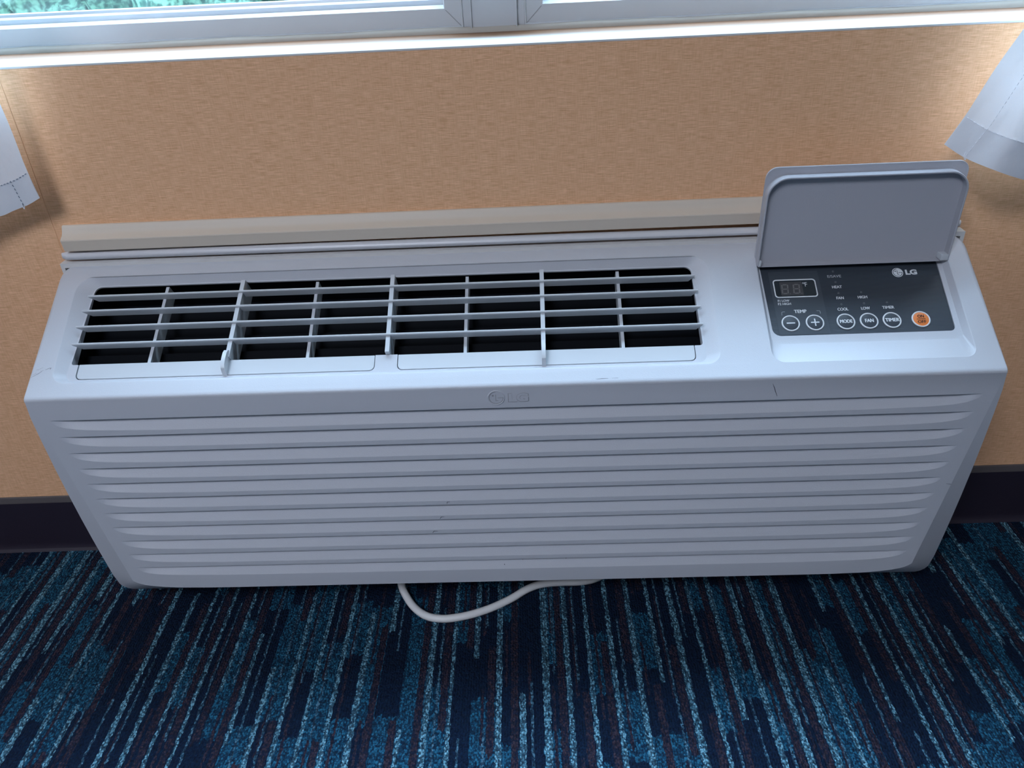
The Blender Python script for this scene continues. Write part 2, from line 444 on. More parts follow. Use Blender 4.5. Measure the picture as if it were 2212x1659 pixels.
# tall green screen added across the lawn to block the low sky
def sky_block_hedge():
    rnd = random.Random(3); bm = bmesh.new()
    bmesh.ops.create_grid(bm, x_segments=300, y_segments=60, size=1.0)
    for v in bm.verts:
        x, t = v.co.x*16, (v.co.y+1)/2
        top = 4.3+.18*math.sin(x*1.3)+.12*math.sin(x*2.9+1)
        d = .10*math.sin(x*5.1+t*23)+.08*math.sin(x*11.7-t*41)+rnd.uniform(-.09, .09)
        z = -.46+t*(top+.46) if t < .93 else top
        y = 4.6+d+.15*t if t < .93 else 4.7+(t-.93)/.07*1.6
        v.co = (x, y, z+(rnd.uniform(-.07, .07) if .02 < t else 0))
    o = finish(bm, 'sky_block_hedge', M['leaf'], angle=180, wn=False, merge=0)
    tag(o, 'tall leafy green screen added outside the window to block the low sky', 'sky_block_hedge')
ml_ = NT('sky_block_leaf'); v_ = ml_.pos(); a_ = ml_.noise(v_, 22, 5); 
ml_.base(ml_.mix(ml_.step(a_, .40, .62), rgb(.012, .040, .030), rgb(.085, .170, .120)), .6, .3); M['leaf'] = ml_.m
sky_block_hedge()

# moulding on the wall above the unit
def moulding():
    prof = [(0, .5065), (-.0030, .5065), (-.0045, .5050), (-.0058, .5020), (-.0075, .4990), (-.0100, .4965), (-.0140, .4945), (-.0160, .4930), (-.0164, .4918), (-.0160, .4905), (-.0152, .4800), (-.0146, .4786), (0, .4786)]
    bm = bmesh.new(); x0, x1 = -.5215, .5255
    for (y0, z0), (y1, z1) in zip(prof[:-1], prof[1:]):
        face(bm, [(x0, y0, z0), (x1, y0, z0), (x1, y1, z1), (x0, y1, z1)])
    for x in (x0, x1): tess(bm, [[p for p in prof]], lambda p, x=x: (x, p[0], p[1]))
    tag(structure('trim_1', bm, M['trim'], angle=28), 'cream painted wood moulding across the wall above the unit')
moulding()

# ------------------------------------------------------------------ the air conditioner
W2 = 0.5335; HF = 0.2934; ZB = 0.0720; YD = -0.17063; PSI = math.radians(-0.588)
AN = math.atan2(.0920, .1430); CA, SA = math.cos(AN), math.sin(AN); SL = 0.1690
ac = empty('air_conditioner', (0, YD, ZB), PSI)
tag(ac, 'white wall air conditioner with louvered front and open control lid under the window', 'air conditioner')
def sp(p, h=0.0): return (p[0], p[1]*CA-h*SA, HF+p[1]*SA+h*CA)    # slope coordinates (x, s, height)
def world_to_ac(p):
    d = Vector(p)-Vector((0, YD, ZB)); return Matrix.Rotation(-PSI, 3, 'Z') @ d
def xf(z): return 0.4945 + (z-.02)*0.1372
G0 = 0.2650; GP = 0.02268; UT = 0.974; NB = 11
def gh(d):    # groove height against the distance from its tip
    K = ((0, 0), (.0015, .0032), (.004, .0060), (.008, .0086), (.013, .0105), (.020, .0120), (.035, .0138), (.07, .0157), (.12, .0168), (.2, .0172), (.6, .0172))
    for (a, b), (c, e) in zip(K[:-1], K[1:]):
        if d <= c: return b+(e-b)*(d-a)/(c-a)
    return K[-1][1]
def gd(d):
    t = min(1, max(0, d/.030)); return .0088*t*t*(3-2*t)
VROWS = (0, .0001, .05, .12, .2, .32, .5, .7, .85, .95, 1.0)
def u_cols():
    ds = [0, .0015, .003, .005, .008, .011, .015, .020, .025, .030, .038, .05, .07, .095, .12, .16, .2, .28, .36, .44]
    us = [-UT+d/.51 for d in ds] + [0] + [UT-d/.51 for d in reversed(ds)]
    return us
def louver(i):
    bm = bmesh.new(); zt = G0-i*GP; zn = zt-GP; us = u_cols(); grid = []
    for u in us:
        d = (UT-abs(u))*xf(zt-.008); H = gh(d); D = gd(d); col = []
        for v in VROWS:
            z = zt-H*v
            y = 0.0 if v in (0, 1.0) else D*(1-v)*min(1.0, .35+v/.16*.65)*(1.0 if v < .9 else .8)
            col.append((u*xf(z), y, z))
        col.append((u*xf(zn), 0.0, zn)); grid.append(col)
    V = [[bm.verts.new(p) for p in col] for col in grid]
    for a, b in zip(V[:-1], V[1:]):
        for k in range(len(a)-1):
            try: bm.faces.new((a[k], a[k+1], b[k+1], b[k]))
            except ValueError: pass
    bmesh.ops.remove_doubles(bm, verts=bm.verts, dist=2e-6)
    bmesh.ops.dissolve_degenerate(bm, edges=bm.edges, dist=1e-6)
    return finish(bm, 'louver', M['plastic'], front, angle=24, merge=0, recalc=False)

# dish outlines on the slope
dishO = rrect(-.5080, .2357, .0185, .1605, [.016, .016, .022, .022], 8)
dishA = rrect(-.5068, .2345, .0197, .1593, [.0150, .0150, .021, .021], 8)
dishB = rrect(-.4915, .2200, .0262, .1520, [.009, .009, .012, .012], 8)
OPEN = round_poly([(-.4945, .0465), (-.4862, .0465), (-.4862, .0272), (-.1462, .0272), (-.1462, .0470), (-.1212, .0470), (-.1212, .0272), (.2098, .0272), (.2098, .0465), (.2205-.0015, .0465), (.2165, .1505), (-.4885, .1505)],
                  [.0025, 0, .006, .006, 0, 0, .006, .006, 0, .0035, .008, .008], 5)
dishB = round_poly([(-.4975, .0255), (.2215, .0255), (.2190, .1522), (-.4905, .1522)], [.009, .009, .011, .011], 8)
trayO = rrect(.2895, .5068, .0178, .1545, [.014, .012, .002, .002], 8)
trayA = rrect(.2905, .5058, .0190, .1540, [.0130, .011, .002, .002], 8)
trayB = rrect(.2945, .5022, .0442, .1530, [.010, .007, .002, .002], 8)
PANEL = round_poly([(.2975, .0545), (.4962, .0545), (.4972, .1480), (.5015, .1480), (.5015, .1525), (.2955, .1525)], [.009, .006, 0, 0, 0, 0], 6)

def build_front():
    bm = bmesh.new()
    # --- profile from the wall forwards: flat top, crease, slope, front edge
    rT, rS, rF = .017, .008, .0018
    prof = []   # (y, z, normal angle from +z towards the room, side rounding)
    yb = .1655
    cr_y, cr_z = SL*CA, HF+SL*SA       # crease
    prof.append((yb, cr_z+.0042, 3, rT)); prof.append((cr_y+.010, cr_z+.0028, 6, rT))
    for k, a in enumerate((12, 20, 27)):
        t = (k+1)/4
        prof.append((cr_y+.010-.016*t, cr_z+.0028-.0065*t*t-.0005*t, a, rT+(rS-rT)*t))
    s_hi = SL-.009; s_lo = .0040
    prof.append((s_hi*CA, HF+s_hi*SA, 32.75, rS))
    i_hi = len(prof)-1
    prof.append((s_lo*CA, HF+s_lo*SA, 32.75, rF))
    e0 = (s_lo*CA, HF+s_lo*SA); e1 = (0, HF-.0035)
    for k in range(1, 5):                  # rounded front edge
        t = k/5; a = 32.75+(90-32.75)*t
        q = Vector(e0)*(1-t)**2+Vector((0.0, HF))*2*t*(1-t)+Vector(e1)*t*t
        prof.append((q.x, q.y, a, rF))
    prof.append((e1[0], e1[1], 90, rF))
    n = len(prof)
    def section(k, side):
        th = k/5*math.pi/2; out = []
        for (y, z, a, r) in prof:
            ra = math.radians(a); ny, nz = -math.sin(ra), math.cos(ra); d = r*(1-math.cos(th))
            out.append((side*(W2-r+r*math.sin(th)), y-ny*d, z-nz*d))
        return out
    full = {s: section(0, s) for s in (-1, 1)}
    for i in range(n-1):
        if i == i_hi: continue
        face(bm, [full[-1][i], full[1][i], full[1][i+1], full[-1][i+1]])
    rim = {}
    for s in (-1, 1):
        prev = full[s]
        for k in range(1, 6):
            cur = section(k, s)
            for i in range(n-1): face(bm, [prev[i], cur[i], cur[i+1], prev[i+1]])
            prev = cur
        rim[s] = prev
    # slope with the vent dish and the control tray cut out
    xa, xb = W2-rS, W2-rF
    tess(bm, [[(-xb, s_lo), (xb, s_lo), (xa, s_hi), (-xa, s_hi)], dishO[::-1], trayO[::-1]], lambda p: sp(p))
    strip(bm, [sp(p) for p in dishO], [sp(p, -.0005) for p in dishA]); strip(bm, [sp(p, -.0005) for p in dishA], [sp(p, -.0085) for p in dishB])
    tess(bm, [dishB, OPEN[::-1]], lambda p: sp(p, -.0085))
    strip(bm, [sp(p, -.0085) for p in OPEN], [sp(p, -.0105 if p[1] > .14 else -.019) for p in OPEN])
    strip(bm, [sp(p) for p in trayO], [sp(p, -.0006) for p in trayA]); strip(bm, [sp(p, -.0006) for p in trayA], [sp(p, -.0080) for p in trayB])
    tess(bm, [trayB, PANEL[::-1]], lambda p: sp(p, -.0080))
    strip(bm, [sp(p, -.0080) for p in PANEL], [sp(p, -.0105) for p in PANEL])
    # --- front face: top band, margins, bottom band with curved lower corners
    zt = HF-.0035; xT = W2-rF
    ztip = G0; bot = G0-NB*GP
    face(bm, [(-xT, 0, zt), (xT, 0, zt), (xf(ztip), 0, ztip), (-xf(ztip), 0, ztip)])
    for i in range(NB):
        a, b = G0-i*GP, G0-(i+1)*GP
        for s in (-1, 1): face(bm, [(s*xf(a), 0, a), (s*xf(a)*UT, 0, a), (s*xf(b)*UT, 0, b), (s*xf(b), 0, b)])
    corner = [(.4935, .0153), (.4905, .0124), (.4862, .0098), (.4800, .0074), (.4700, .0050), (.4550, .0029), (.4350, .0014), (.4000, .0003), (.3600, 0)]
    poly = [(-xf(bot), bot)]+[(-x, z) for x, z in corner[1:]]+[(x, z) for x, z in reversed(corner[1:])]+[(xf(bot), bot)]
    tess(bm, [poly], lambda p: (p[0], 0, p[1]))
    # --- chamfer from the front face back to the outer shell
    def rec(z): return .0265*max(0, (.287-z)/.3)**1.7
    for s in (-1, 1):
        zs = [zt, .27, .24, .20, .16, .12, .09, .06, .04, .025, bot]
        inner = [(s*(xT if i == 0 else xf(z)), 0, z) for i, z in enumerate(zs)]
        outer = [rim[s][-1]]+[(s*W2, rec(z), z-.012*((zt-z)/zt)) for z in zs[1:]]
        oc = []
        ccx, ccz, R_ = W2-.020, -.010, .020
        for k in range(1, len(corner)):
            t = k/(len(corner)-1); th = min(1, t*1.6)*math.pi/2
            x = ccx+R_*math.cos(th) if t < .62 else ccx-(t-.62)/.38*(ccx-.36)
            z = ccz-R_*math.sin(th)
            oc.append((s*x, rec(-.004)+(.030-rec(-.004))*min(1, t*1.6), z))
        inner += [(s*x, 0, z) for x, z in corner[1:]]; outer += oc
        strip(bm, inner, outer, closed=False)
        strip(bm, outer, [(p[0], .1655, p[2]) for p in outer], closed=False)
        if s == -1: lo_l, li_l = outer[-1], inner[-1]
        else: lo_r, li_r = outer[-1], inner[-1]
        # side wall behind the rounded rim
        strip(bm, rim[s], [(s*W2, .1655, p[2]) for p in rim[s]], closed=False)
    face(bm, [li_l, li_r, lo_r, lo_l]); face(bm, [lo_l, lo_r, (lo_r[0], .1655, lo_r[2]), (lo_l[0], .1655, lo_l[2])])
    bmesh.ops.remove_doubles(bm, verts=bm.verts, dist=3e-6); bmesh.ops.recalc_face_normals(bm, faces=bm.faces)
    for f in bm.faces:
        if all(abs(v.co.y) < 1e-5 for v in f.verts) and f.normal.y > 0: f.normal_flip()
        c = f.calc_center_median()
        if abs(abs(c.x)-W2) < .03 and abs(f.normal.x) > .5 and f.normal.x*c.x < 0: f.normal_flip()
        if c.z > HF-.004 and f.normal.z < -.2: f.normal_flip()
    return finish(bm, 'front_panel', M['plastic'], ac, angle=24, merge=0, recalc=False)
front = build_front()
for i in range(NB): louver(i)

# vent: flaps, vanes, dividers, dark duct
for (x0, x1) in ((-.4852, -.1470), (-.1204, .2090)):
    bm = bmesh.new()
    plate(bm, rrect(x0, x1, .0281, .0468, [.0055, .0055, .0004, .0004], 5), sp, -.0115, -.0086, 0, .0004)
    finish(bm, 'vent_flap', M['grille_plastic'], ac, angle=40)
VS = (.1330, .1130, .0917, .0689)
for i, s in enumerate(VS):
    bm = bmesh.new()
    xl, xr = (-.4905, -.4935, -.4955, -.4950)[i], (.2186, .2199, .2203, .2204)[i]
    prof = [(s-.0009, -.0004), (s-.0012, -.0016), (s-.0004, -.0120), (s+.0012, -.0122), (s+.0016, -.0016), (s+.0012, -.0002), (s, .0002)]
    def vp(p, x_in):
        return p
    A = []; B = []
    for (ss, h) in prof:
        ins = min(1, max(0, -h/.0105))*.0075
        A.append(sp((xl+ins, ss), h)); B.append(sp((xr-ins*.8, ss), h))
    strip(bm, A, B); face(bm, A); face(bm, B)
    finish(bm, 'vane', M['grille_plastic'], ac, angle=35)
def divider(x0b, x0t, wd, top, low, name='divider'):
    bm = bmesh.new()
    def xx(s): return x0b+(x0t-x0b)*(s-.048)/.10
    pts = [(.0480, low), (.0480, top), (.1500, top), (.1500, low)]
    pr = [(.0475, low-.006), (.0475, top), (.1500, top), (.1500, low-.006)]
    L = [sp((xx(s)-wd/2, s), h) for s, h in pr]; R_ = [sp((xx(s)+wd/2, s), h) for s, h in pr]
    strip(bm, L, R_); face(bm, L); face(bm, R_)
    bevel_all(bm, .0004, 1)
    return finish(bm, name, M['grille_plastic'], ac, angle=35)
for xb_, xt_ in ((-.4065, -.4030), (-.2245, -.2225), (-.0455, -.0445), (.1315, .1317)): divider(xb_, xt_, .0036, -.0118, -.024)
thick = [divider(a, b, .0048, -.0024, -.024) for a, b in ((-.3130, -.3085), (-.1322, -.1310), (.0425, .0432))]
for o, x in ((thick[0], -.3140), (thick[2], .0424)):
    bm = bmesh.new()
    pr = [(.0265, -.0086), (.0282, -.0030), (.0310, .0018), (.0350, .0040), (.0420, .0042), (.0500, .0030), (.0545, .0006), (.0565, -.0040), (.0565, -.0120), (.0460, -.0120), (.0455, -.0084)]
    L = [sp((x-.0022, s), h) for s, h in pr]; R_ = [sp((x+.0022, s), h) for s, h in pr]
    strip(bm, L, R_); tess(bm, [pr], lambda p, x=x: sp((x-.0022, p[0]), p[1])); tess(bm, [pr], lambda p, x=x: sp((x+.0022, p[0]), p[1]))
    finish(bm, 'thumb_tab', M['grille_plastic'], o, angle=30)
bm = bmesh.new()
lo, hi = -.062, -.0118
o_ = [(-.499, .022), (.224, .022), (.224, .156), (-.499, .156)]
strip(bm, [sp(p, hi) for p in o_], [sp(p, lo) for p in o_]); tess(bm, [o_], lambda p: sp(p, lo))
finish(bm, 'duct', M['dark'], ac, flat=True)
for s, h in ((.060, -.034), (.086, -.042), (.110, -.046), (.132, -.048)):     # dark blades deep in the duct
    bm = bmesh.new()
    A = [sp((-.498, s-.010), h-.004), sp((-.498, s+.010), h+.002), sp((-.498, s+.010), h+.0005), sp((-.498, s-.010), h-.0055)]
    B = [(.2235, p[1], p[2]) for p in A]
    strip(bm, A, B); face(bm, A); face(bm, B)
    finish(bm, 'duct_blade', M['dark_blade'], ac, flat=True)

# control panel
HP = -.0095
bm = bmesh.new(); uvl = bm.loops.layers.uv.new('UVMap')
vs = [bm.verts.new(sp(p, HP)) for p in PANEL]; f_ = bm.faces.new(vs)
for l, p in zip(f_.loops, PANEL): l[uvl].uv = (p[0], p[1])
panel = finish(bm, 'control_panel', M['panel'], ac, flat=True, merge=0, recalc=False)
panel.data.update()
panel['label'] = 'dark ribbed control panel with white lettering and round buttons'
H1 = HP+.0002
bm = bmesh.new(); plate(bm, rrect(.3046, .3608, .0562, .1398, .0006, 2), sp, HP-.0003, H1); finish(bm, 'smooth_plate', M['panel_smooth'], panel, flat=True)
# display
bm = bmesh.new()
oo = rrect(.3077, .3560, .1043, .1286, .0038, 6); oi = rrect(.3089, .3548, .1056, .1272, .0028, 6)
strip(bm, [sp(p, H1) for p in oo], [sp(p, H1+.0005) for p in oo]); strip(bm, [sp(p, H1+.0005) for p in oo], [sp(p, H1+.0005) for p in oi]); strip(bm, [sp(p, H1+.0005) for p in oi], [sp(p, H1+.0001) for p in oi])
tess(bm, [oi], lambda p: sp(p, H1+.0001), 1)
oj = rrect(.3150, .3403, .1072, .1254, .0010, 3); tess(bm, [oj], lambda p: sp(p, H1+.0002), 2)
def seg7(x0, x1, y0, y1, t):
    ym = (y0+y1)/2; g = t*.25; sh = lambda p: sp((p[0]+(p[1]-y0)*.08, p[1]), H1+.0003)
    for q in (((x0+t+g, y1-t), (x1-t-g, y1)), ((x0+t+g, ym-t/2), (x1-t-g, ym+t/2)), ((x0+t+g, y0), (x1-t-g, y0+t)),
              ((x0, ym+g), (x0+t, y1-t/2)), ((x1-t, ym+g), (x1, y1-t/2)), ((x0, y0+t/2), (x0+t, ym-g)), ((x1-t, y0+t/2), (x1, ym-g))):
        (a, b), (c, d) = q; tess(bm, [[(a, b), (c, b), (c, d), (a, d)]], sh, 3)
seg7(.3158, .3236, .1092, .1223, .0014); seg7(.3288, .3366, .1092, .1223, .0014)
for x in (.3252, .3382): tess(bm, [rrect(x-.0005, x+.0005, .1090, .1100, .0003, 2)], lambda p: sp(p, H1+.0003), 3)
text_faces(bm, 'F', .3434, .3461, .1185, .1240, sp, H1+.0002, 0, .0)
ring_o = [(.3419+.0011*math.cos(t*.4488), .1230+.0011*math.sin(t*.4488)) for t in range(14)]; ring_i = [(.3419+.0006*math.cos(t*.4488), .1230+.0006*math.sin(t*.4488)) for t in range(14)]
strip(bm, [sp(p, H1+.00035) for p in ring_o], [sp(p, H1+.00035) for p in ring_i])
finish(bm, 'display', [M['button_ring'], M['screen'], M['screen_led'], M['segment']], panel, flat=True)['label'] = 'digital display window reading unlit 88 and degrees F'
def lettering(txt, x0, x1, s, cap, mat='print', bold=.045):
    bm = bmesh.new(); text_faces(bm, txt, x0, x1, s-cap/2, s+cap/2, sp, H1, 0, bold)
    finish(bm, 'lettering', M[mat], panel, flat=True, merge=0)
lettering('E/SAVE', .3708, .3864, .1310, .0034, 'print_dim', .03)
lettering('HEAT', .3734, .3846, .1165, .0034); lettering('FAN', .3755, .3838, .1018, .0034); lettering('COOL', .3739, .3860, .0870, .0036)
lettering('HIGH', .3994, .4100, .1020, .0034); lettering('LOW', .4001, .4100, .0873, .0035); lettering('TIMER', .4236, .4368, .0875, .0034)
lettering('F1 LOW', .3097, .3227, .1005, .0029, 'print', .035); lettering('F2 HIGH', .3093, .3238, .0963, .0029, 'print', .035)
lettering('TEMP', .3254, .3394, .0860, .0040, 'print', .06)
for sg in (1, -1):
    bm = bmesh.new()
    pts = [(.3113, .0815), (.3116, .0850), (.3122, .0859), (.3153, .0860)] if sg == 1 else [(.3541, .0822), (.3543, .0850), (.3537, .0860), (.3504, .0862)]
    for a, b in zip(pts[:-1], pts[1:]):
        d = (Vector(b)-Vector(a)).normalized(); nn = Vector((-d.y, d.x))*.00022
        tess(bm, [[(a[0]+nn.x, a[1]+nn.y), (b[0]+nn.x, b[1]+nn.y), (b[0]-nn.x, b[1]-nn.y), (a[0]-nn.x, a[1]-nn.y)]], lambda p: sp(p, H1+.0001))
    finish(bm, 'bracket_mark', M['print_dim'], panel, flat=True, merge=1e-5)
def circ(cx, cy, r, n=36): return [(cx+r*math.cos(2*math.pi*k/n), cy+r*math.sin(2*math.pi*k/n)) for k in range(n)]
def button(cx, glyph, cap='button_cap'):
    bm = bmesh.new(); cy = .0708; r = .0101; hb = HP+.0003
    ro, ri = circ(cx, cy, r), circ(cx, cy, r-.0016); rt, rc = circ(cx, cy, r-.0004), circ(cx, cy, r-.0012)
    strip(bm, [sp(p, HP-.0002) for p in ro], [sp(p, hb+.0005) for p in ro]); strip(bm, [sp(p, hb+.0005) for p in ro], [sp(p, hb+.0009) for p in rt])
    strip(bm, [sp(p, hb+.0009) for p in rt], [sp(p, hb+.0009) for p in rc]); strip(bm, [sp(p, hb+.0009) for p in rc], [sp(p, hb+.0004) for p in ri])
    cap2 = circ(cx, cy, r-.0030)
    strip(bm, [sp(p, hb+.0004) for p in ri], [sp(p, hb+.0008) for p in cap2], True, 1); tess(bm, [cap2], lambda p: sp(p, hb+.0008), 1)
    ht = hb+.0009
    bar = lambda x0, x1, y0, y1, mi=2: tess(bm, [rrect(x0, x1, y0, y1, .0003, 2)], lambda p: sp(p, ht), mi)
    if glyph in '+-':
        bar(cx-.0047, cx+.0047, cy-.0007, cy+.0007)
        if glyph == '+': bar(cx-.0007, cx+.0007, cy-.0047, cy-.0006); bar(cx-.0007, cx+.0007, cy+.0006, cy+.0047)
    elif glyph == 'ON':
        text_faces(bm, 'ON', cx-.0036, cx+.0036, cy+.0015, cy+.0052, sp, ht, 2, .04); text_faces(bm, 'OFF', cx-.0046, cx+.0046, cy-.0054, cy-.0018, sp, ht, 2, .04)
        bar(cx-.0050, cx+.0048, cy-.0004, cy+.0003)
    else:
        wd = {'MODE': .0070, 'FAN': .0048, 'TIMER': .0078}[glyph]
        text_faces(bm, glyph, cx-wd, cx+wd, cy-.0021, cy+.0021, sp, ht, 2, .06)
    o = finish(bm, 'button', [M['button_ring'], M[cap], M['black_print' if glyph == 'ON' else 'print']], panel, angle=50, wn=False)
    o['label'] = {'-': 'round minus button', '+': 'round plus button', 'ON': 'orange on off button'}.get(glyph, 'round %s button' % glyph.lower())
for cx, g in ((.3192, '-'), (.3460, '+'), (.3801, 'MODE'), (.4055, 'FAN'), (.4307, 'TIMER')): button(cx, g)
button(.4624, 'ON', 'orange')
for x, s in ((.3786, .1377), (.3788, .1232), (.3793, .1085), (.3796, .0935), (.4046, .1086), (.4048, .0938), (.4302, .0941)):
    bm = bmesh.new(); c0, c1 = circ(x, s, .0013, 14), circ(x, s, .0008, 14)
    strip(bm, [sp(p, HP) for p in c0], [sp(p, HP+.0003) for p in c1]); tess(bm, [c1], lambda p: sp(p, HP+.0003))
    finish(bm, 'indicator_light', M['led'], panel, flat=True)
def emblem(bm, cx, cy, r, mapf, h, disc, line, lw, outline=False):
    """round face mark: disc, open ring, nose and eye"""
    k = h+.00006
    if disc is not None: tess(bm, [circ(cx, cy, r)], lambda p: mapf(p, h), disc)
    def stroke(pts, wdt):
        for a, b in zip(pts[:-1], pts[1:]):
            d = (Vector(b)-Vector(a)); L = d.length
            if L < 1e-9: continue
            d /= L; nn = Vector((-d.y, d.x))*wdt/2; e = d*wdt*.25
            tess(bm, [[(a[0]+nn.x-e.x, a[1]+nn.y-e.y), (b[0]+nn.x+e.x, b[1]+nn.y+e.y), (b[0]-nn.x+e.x, b[1]-nn.y+e.y), (a[0]-nn.x-e.x, a[1]-nn.y-e.y)]], lambda p: mapf(p, k), line)
    R_ = r*.80
    stroke([(cx+R_*math.cos(math.radians(a)), cy+R_*math.sin(math.radians(a))) for a in range(95, 361, 9)]+[(cx+R_, cy)], lw)
    stroke([(cx+R_+lw*.4, cy), (cx+r*.18, cy)], lw)
    stroke([(cx-r*.05, cy+r*.45), (cx-r*.05, cy-r*.40), (cx+r*.22, cy-r*.40)], lw)
    tess(bm, [circ(cx-r*.38, cy+r*.30, r*.12, 12)], lambda p: mapf(p, k), line)
bm = bmesh.new()
emblem(bm, .4508, .1331, .0062, sp, H1, 0, 1, .0006)
text_faces(bm, 'LG', .4594, .4725, .1296, .1366, sp, H1, 0, 0, offset=.05)
finish(bm, 'emblem', [M['print'], M['screen']], panel, flat=True, merge=0)['label'] = 'silver round face emblem beside two bold letters'

# control lid, standing open on its hinge
LY = .1295; LZ = .3690; LH = .1085; LX0, LX1 = .2893, .5062
def lp(p, wv=0.0):      # lid coordinates: (x, up the lid), wv towards the room
    lean = math.radians(-2.0)
    return (p[0], LY-wv*math.cos(lean)+p[1]*math.sin(lean)*1.0, LZ+p[1]*math.cos(lean)+wv*math.sin(lean))
bm = bmesh.new()
skin = rrect(LX0, LX1, 0, LH+.0045, [.002, .002, .0125, .0125], 8)
strip(bm, [lp(p, -.0020) for p in skin], [lp(p, -.0004) for p in skin]); tess(bm, [skin], lambda p: lp(p, -.0020))
skin2 = rrect(LX0+.0004, LX1-.0004, .0004, LH+.0041, [.002, .002, .0121, .0121], 8)
strip(bm, [lp(p, -.0004) for p in skin], [lp(p, 0) for p in skin2])
rim_o = rrect(LX0+.0006, LX1-.0006, .0006, LH-.0035, [.003, .003, .0225, .0225], 10)
rim_i = rrect(LX0+.0026, LX1-.0026, .0010, LH-.0055, [.003, .003, .0205, .0205], 10)
tess(bm, [skin2, rim_o[::-1]], lambda p: lp(p, 0))
hw = .0112
strip(bm, [lp(p, 0) for p in rim_o], [lp(p, hw-.0005) for p in rim_o])
rm = rrect(LX0+.0011, LX1-.0011, .0008, LH-.0040, [.003, .003, .0220, .0220], 10)
rm2 = rrect(LX0+.0021, LX1-.0021, .0009, LH-.0050, [.003, .003, .0210, .0210], 10)
strip(bm, [lp(p, hw-.0005) for p in rim_o], [lp(p, hw) for p in rm]); strip(bm, [lp(p, hw) for p in rm], [lp(p, hw) for p in rm2]); strip(bm, [lp(p, hw) for p in rm2], [lp(p, hw-.0005) for p in rim_i])
# the side walls run in towards the hinge, the floor of the lid is flat
strip(bm, [lp(p, hw-.0005) for p in rim_i], [lp(p, .0010) for p in rim_i]); tess(bm, [rim_i], lambda p: lp(p, .0010))
lid = finish(bm, 'control_lid', M['lid_inner'], ac, angle=35)
lid['label'] = 'light grey flip lid standing open behind the control panel'
for x, sg in ((LX1-.0055, 1), (LX0+.004, -1)):
    bm = bmesh.new()
    w_ = .0052 if sg == 1 else .0018
    box(bm, (x-w_, LY-.0125, LZ+.0012), (x+w_*.7, LY-.0015, LZ+.0085)); bevel_all(bm, .0012, 2)
    finish(bm, 'hinge', M['grille_plastic'], lid, angle=40)

# front emblem pressed into the upper band
fm = lambda p, h=0.0: (p[0], -h, p[1])
bm = bmesh.new()
CX, CZ, CR = -.0109, .3503-ZB, .0096
o1, o2, o3 = circ(CX, CZ, CR, 40), circ(CX, CZ, CR-.0005, 40), circ(CX, CZ, CR-.0012, 40)
strip(bm, [fm(p, 0) for p in o1], [fm(p, .0007) for p in o2]); strip(bm, [fm(p, .0007) for p in o2], [fm(p, .0007) for p in o3]); strip(bm, [fm(p, .0007) for p in o3], [fm(p, .0002) for p in circ(CX, CZ, CR-.0016, 40)])
tess(bm, [circ(CX, CZ, CR-.0016, 40)], lambda p: fm(p, .0002))
emblem(bm, CX, CZ, CR*.98, fm, .00022, None, 1, .0006)
text_faces(bm, 'LG', .0027-.0007, .0241+.0007, CZ-.0062, CZ+.0055, fm, .00018, 1, 0, offset=.052)
text_faces(bm, 'LG', .0027, .0241, CZ-.0054, CZ+.0054, fm, .0006, 0, 0, offset=.045)
finish(bm, 'emblem', [M['plastic'], M['emboss_line']], front, angle=25, merge=0, wn=False)['label'] = 'embossed round face emblem and two bold letters'

# scuffs on the case
def strokes(lines, mapf, h=.00015):
    for pts, wd in lines:
        bm = bmesh.new(); P = [Vector(p) for p in pts]; A = []; B = []; n = len(P)
        for k, p in enumerate(P):
            d = (P[min(k+1, n-1)]-P[max(k-1, 0)]).normalized(); nn = Vector((-d.y, d.x))*wd/2*(.35 if k == 0 else .6 if k == n-1 else 1)
            A.append(mapf((p.x+nn.x, p.y+nn.y), h)); B.append(mapf((p.x-nn.x, p.y-nn.y), h))
        strip(bm, A, B, closed=False)
        finish(bm, 'scuff_mark', M['scuff'], front, flat=True)
strokes([([(-.5315, .0275), (-.5240, .0322), (-.5205, .0350)], .0004), ([(-.5312, .0302), (-.5262, .0330)], .0003), ([(-.5275, .0368), (-.5250, .0376)], .0003), ([(-.5259, .0369), (-.5203, .0400)], .0003),
         ([(-.5170, .0370), (-.5118, .0392)], .0006), ([(-.5114, .0372), (-.5110, .0393)], .0010), ([(-.5222, .0352), (-.5190, .0362)], .0003)], sp)
strokes([([(.2869, .2859), (.2892, .2810), (.2908, .2765), (.2937, .2695)], .0007)], fm)
strokes([([(.5050, .1417), (.5110, .1408)], .0009), ([(.5030, .0858), (.5047, .0856)], .0006)], fm)
strokes([([(.0975, .0046), (.1042, .0050), (.111, .0050)], .0004), ([(.1150, .0050), (.1218, .0052)], .0004)], sp)
for pts in (((-.0738, .1331), (-.0772, .1330), (-.0777, .1306)), ((-.0825, .1104), (-.0864, .1101), (-.0881, .1073)), ((-.0923, .0876), (-.0971, .0879), (-.0992, .0850))):
    strokes([(list(pts), .0009)], fm)
for x, z in ((-.0652, .0342), (-.0561, .0329), (-.0006, .0362), (.0094, .0319), (-.014, .0268), (.0277, .0350), (.0764, .0355), (.0826, .0352), (.1006, .0349), (.1069, .0347), (.1296, .0350), (.1514, .0352), (.0638, .0324)):
    ztop = G0-10*GP; v = min(.9, max(.08, (ztop-z)/.0172)); y = .0088*(1-v); zc = ztop-v*.0172
    r_ = random.uniform(.0003, .0008); bm = bmesh.new()
    tess(bm, [circ(x, zc, r_, 8)], lambda p: (p[0], y-.0004-(zc-p[1])*.6, p[1]))
    finish(bm, 'dirt_spot', M['scuff'], front, flat=True)

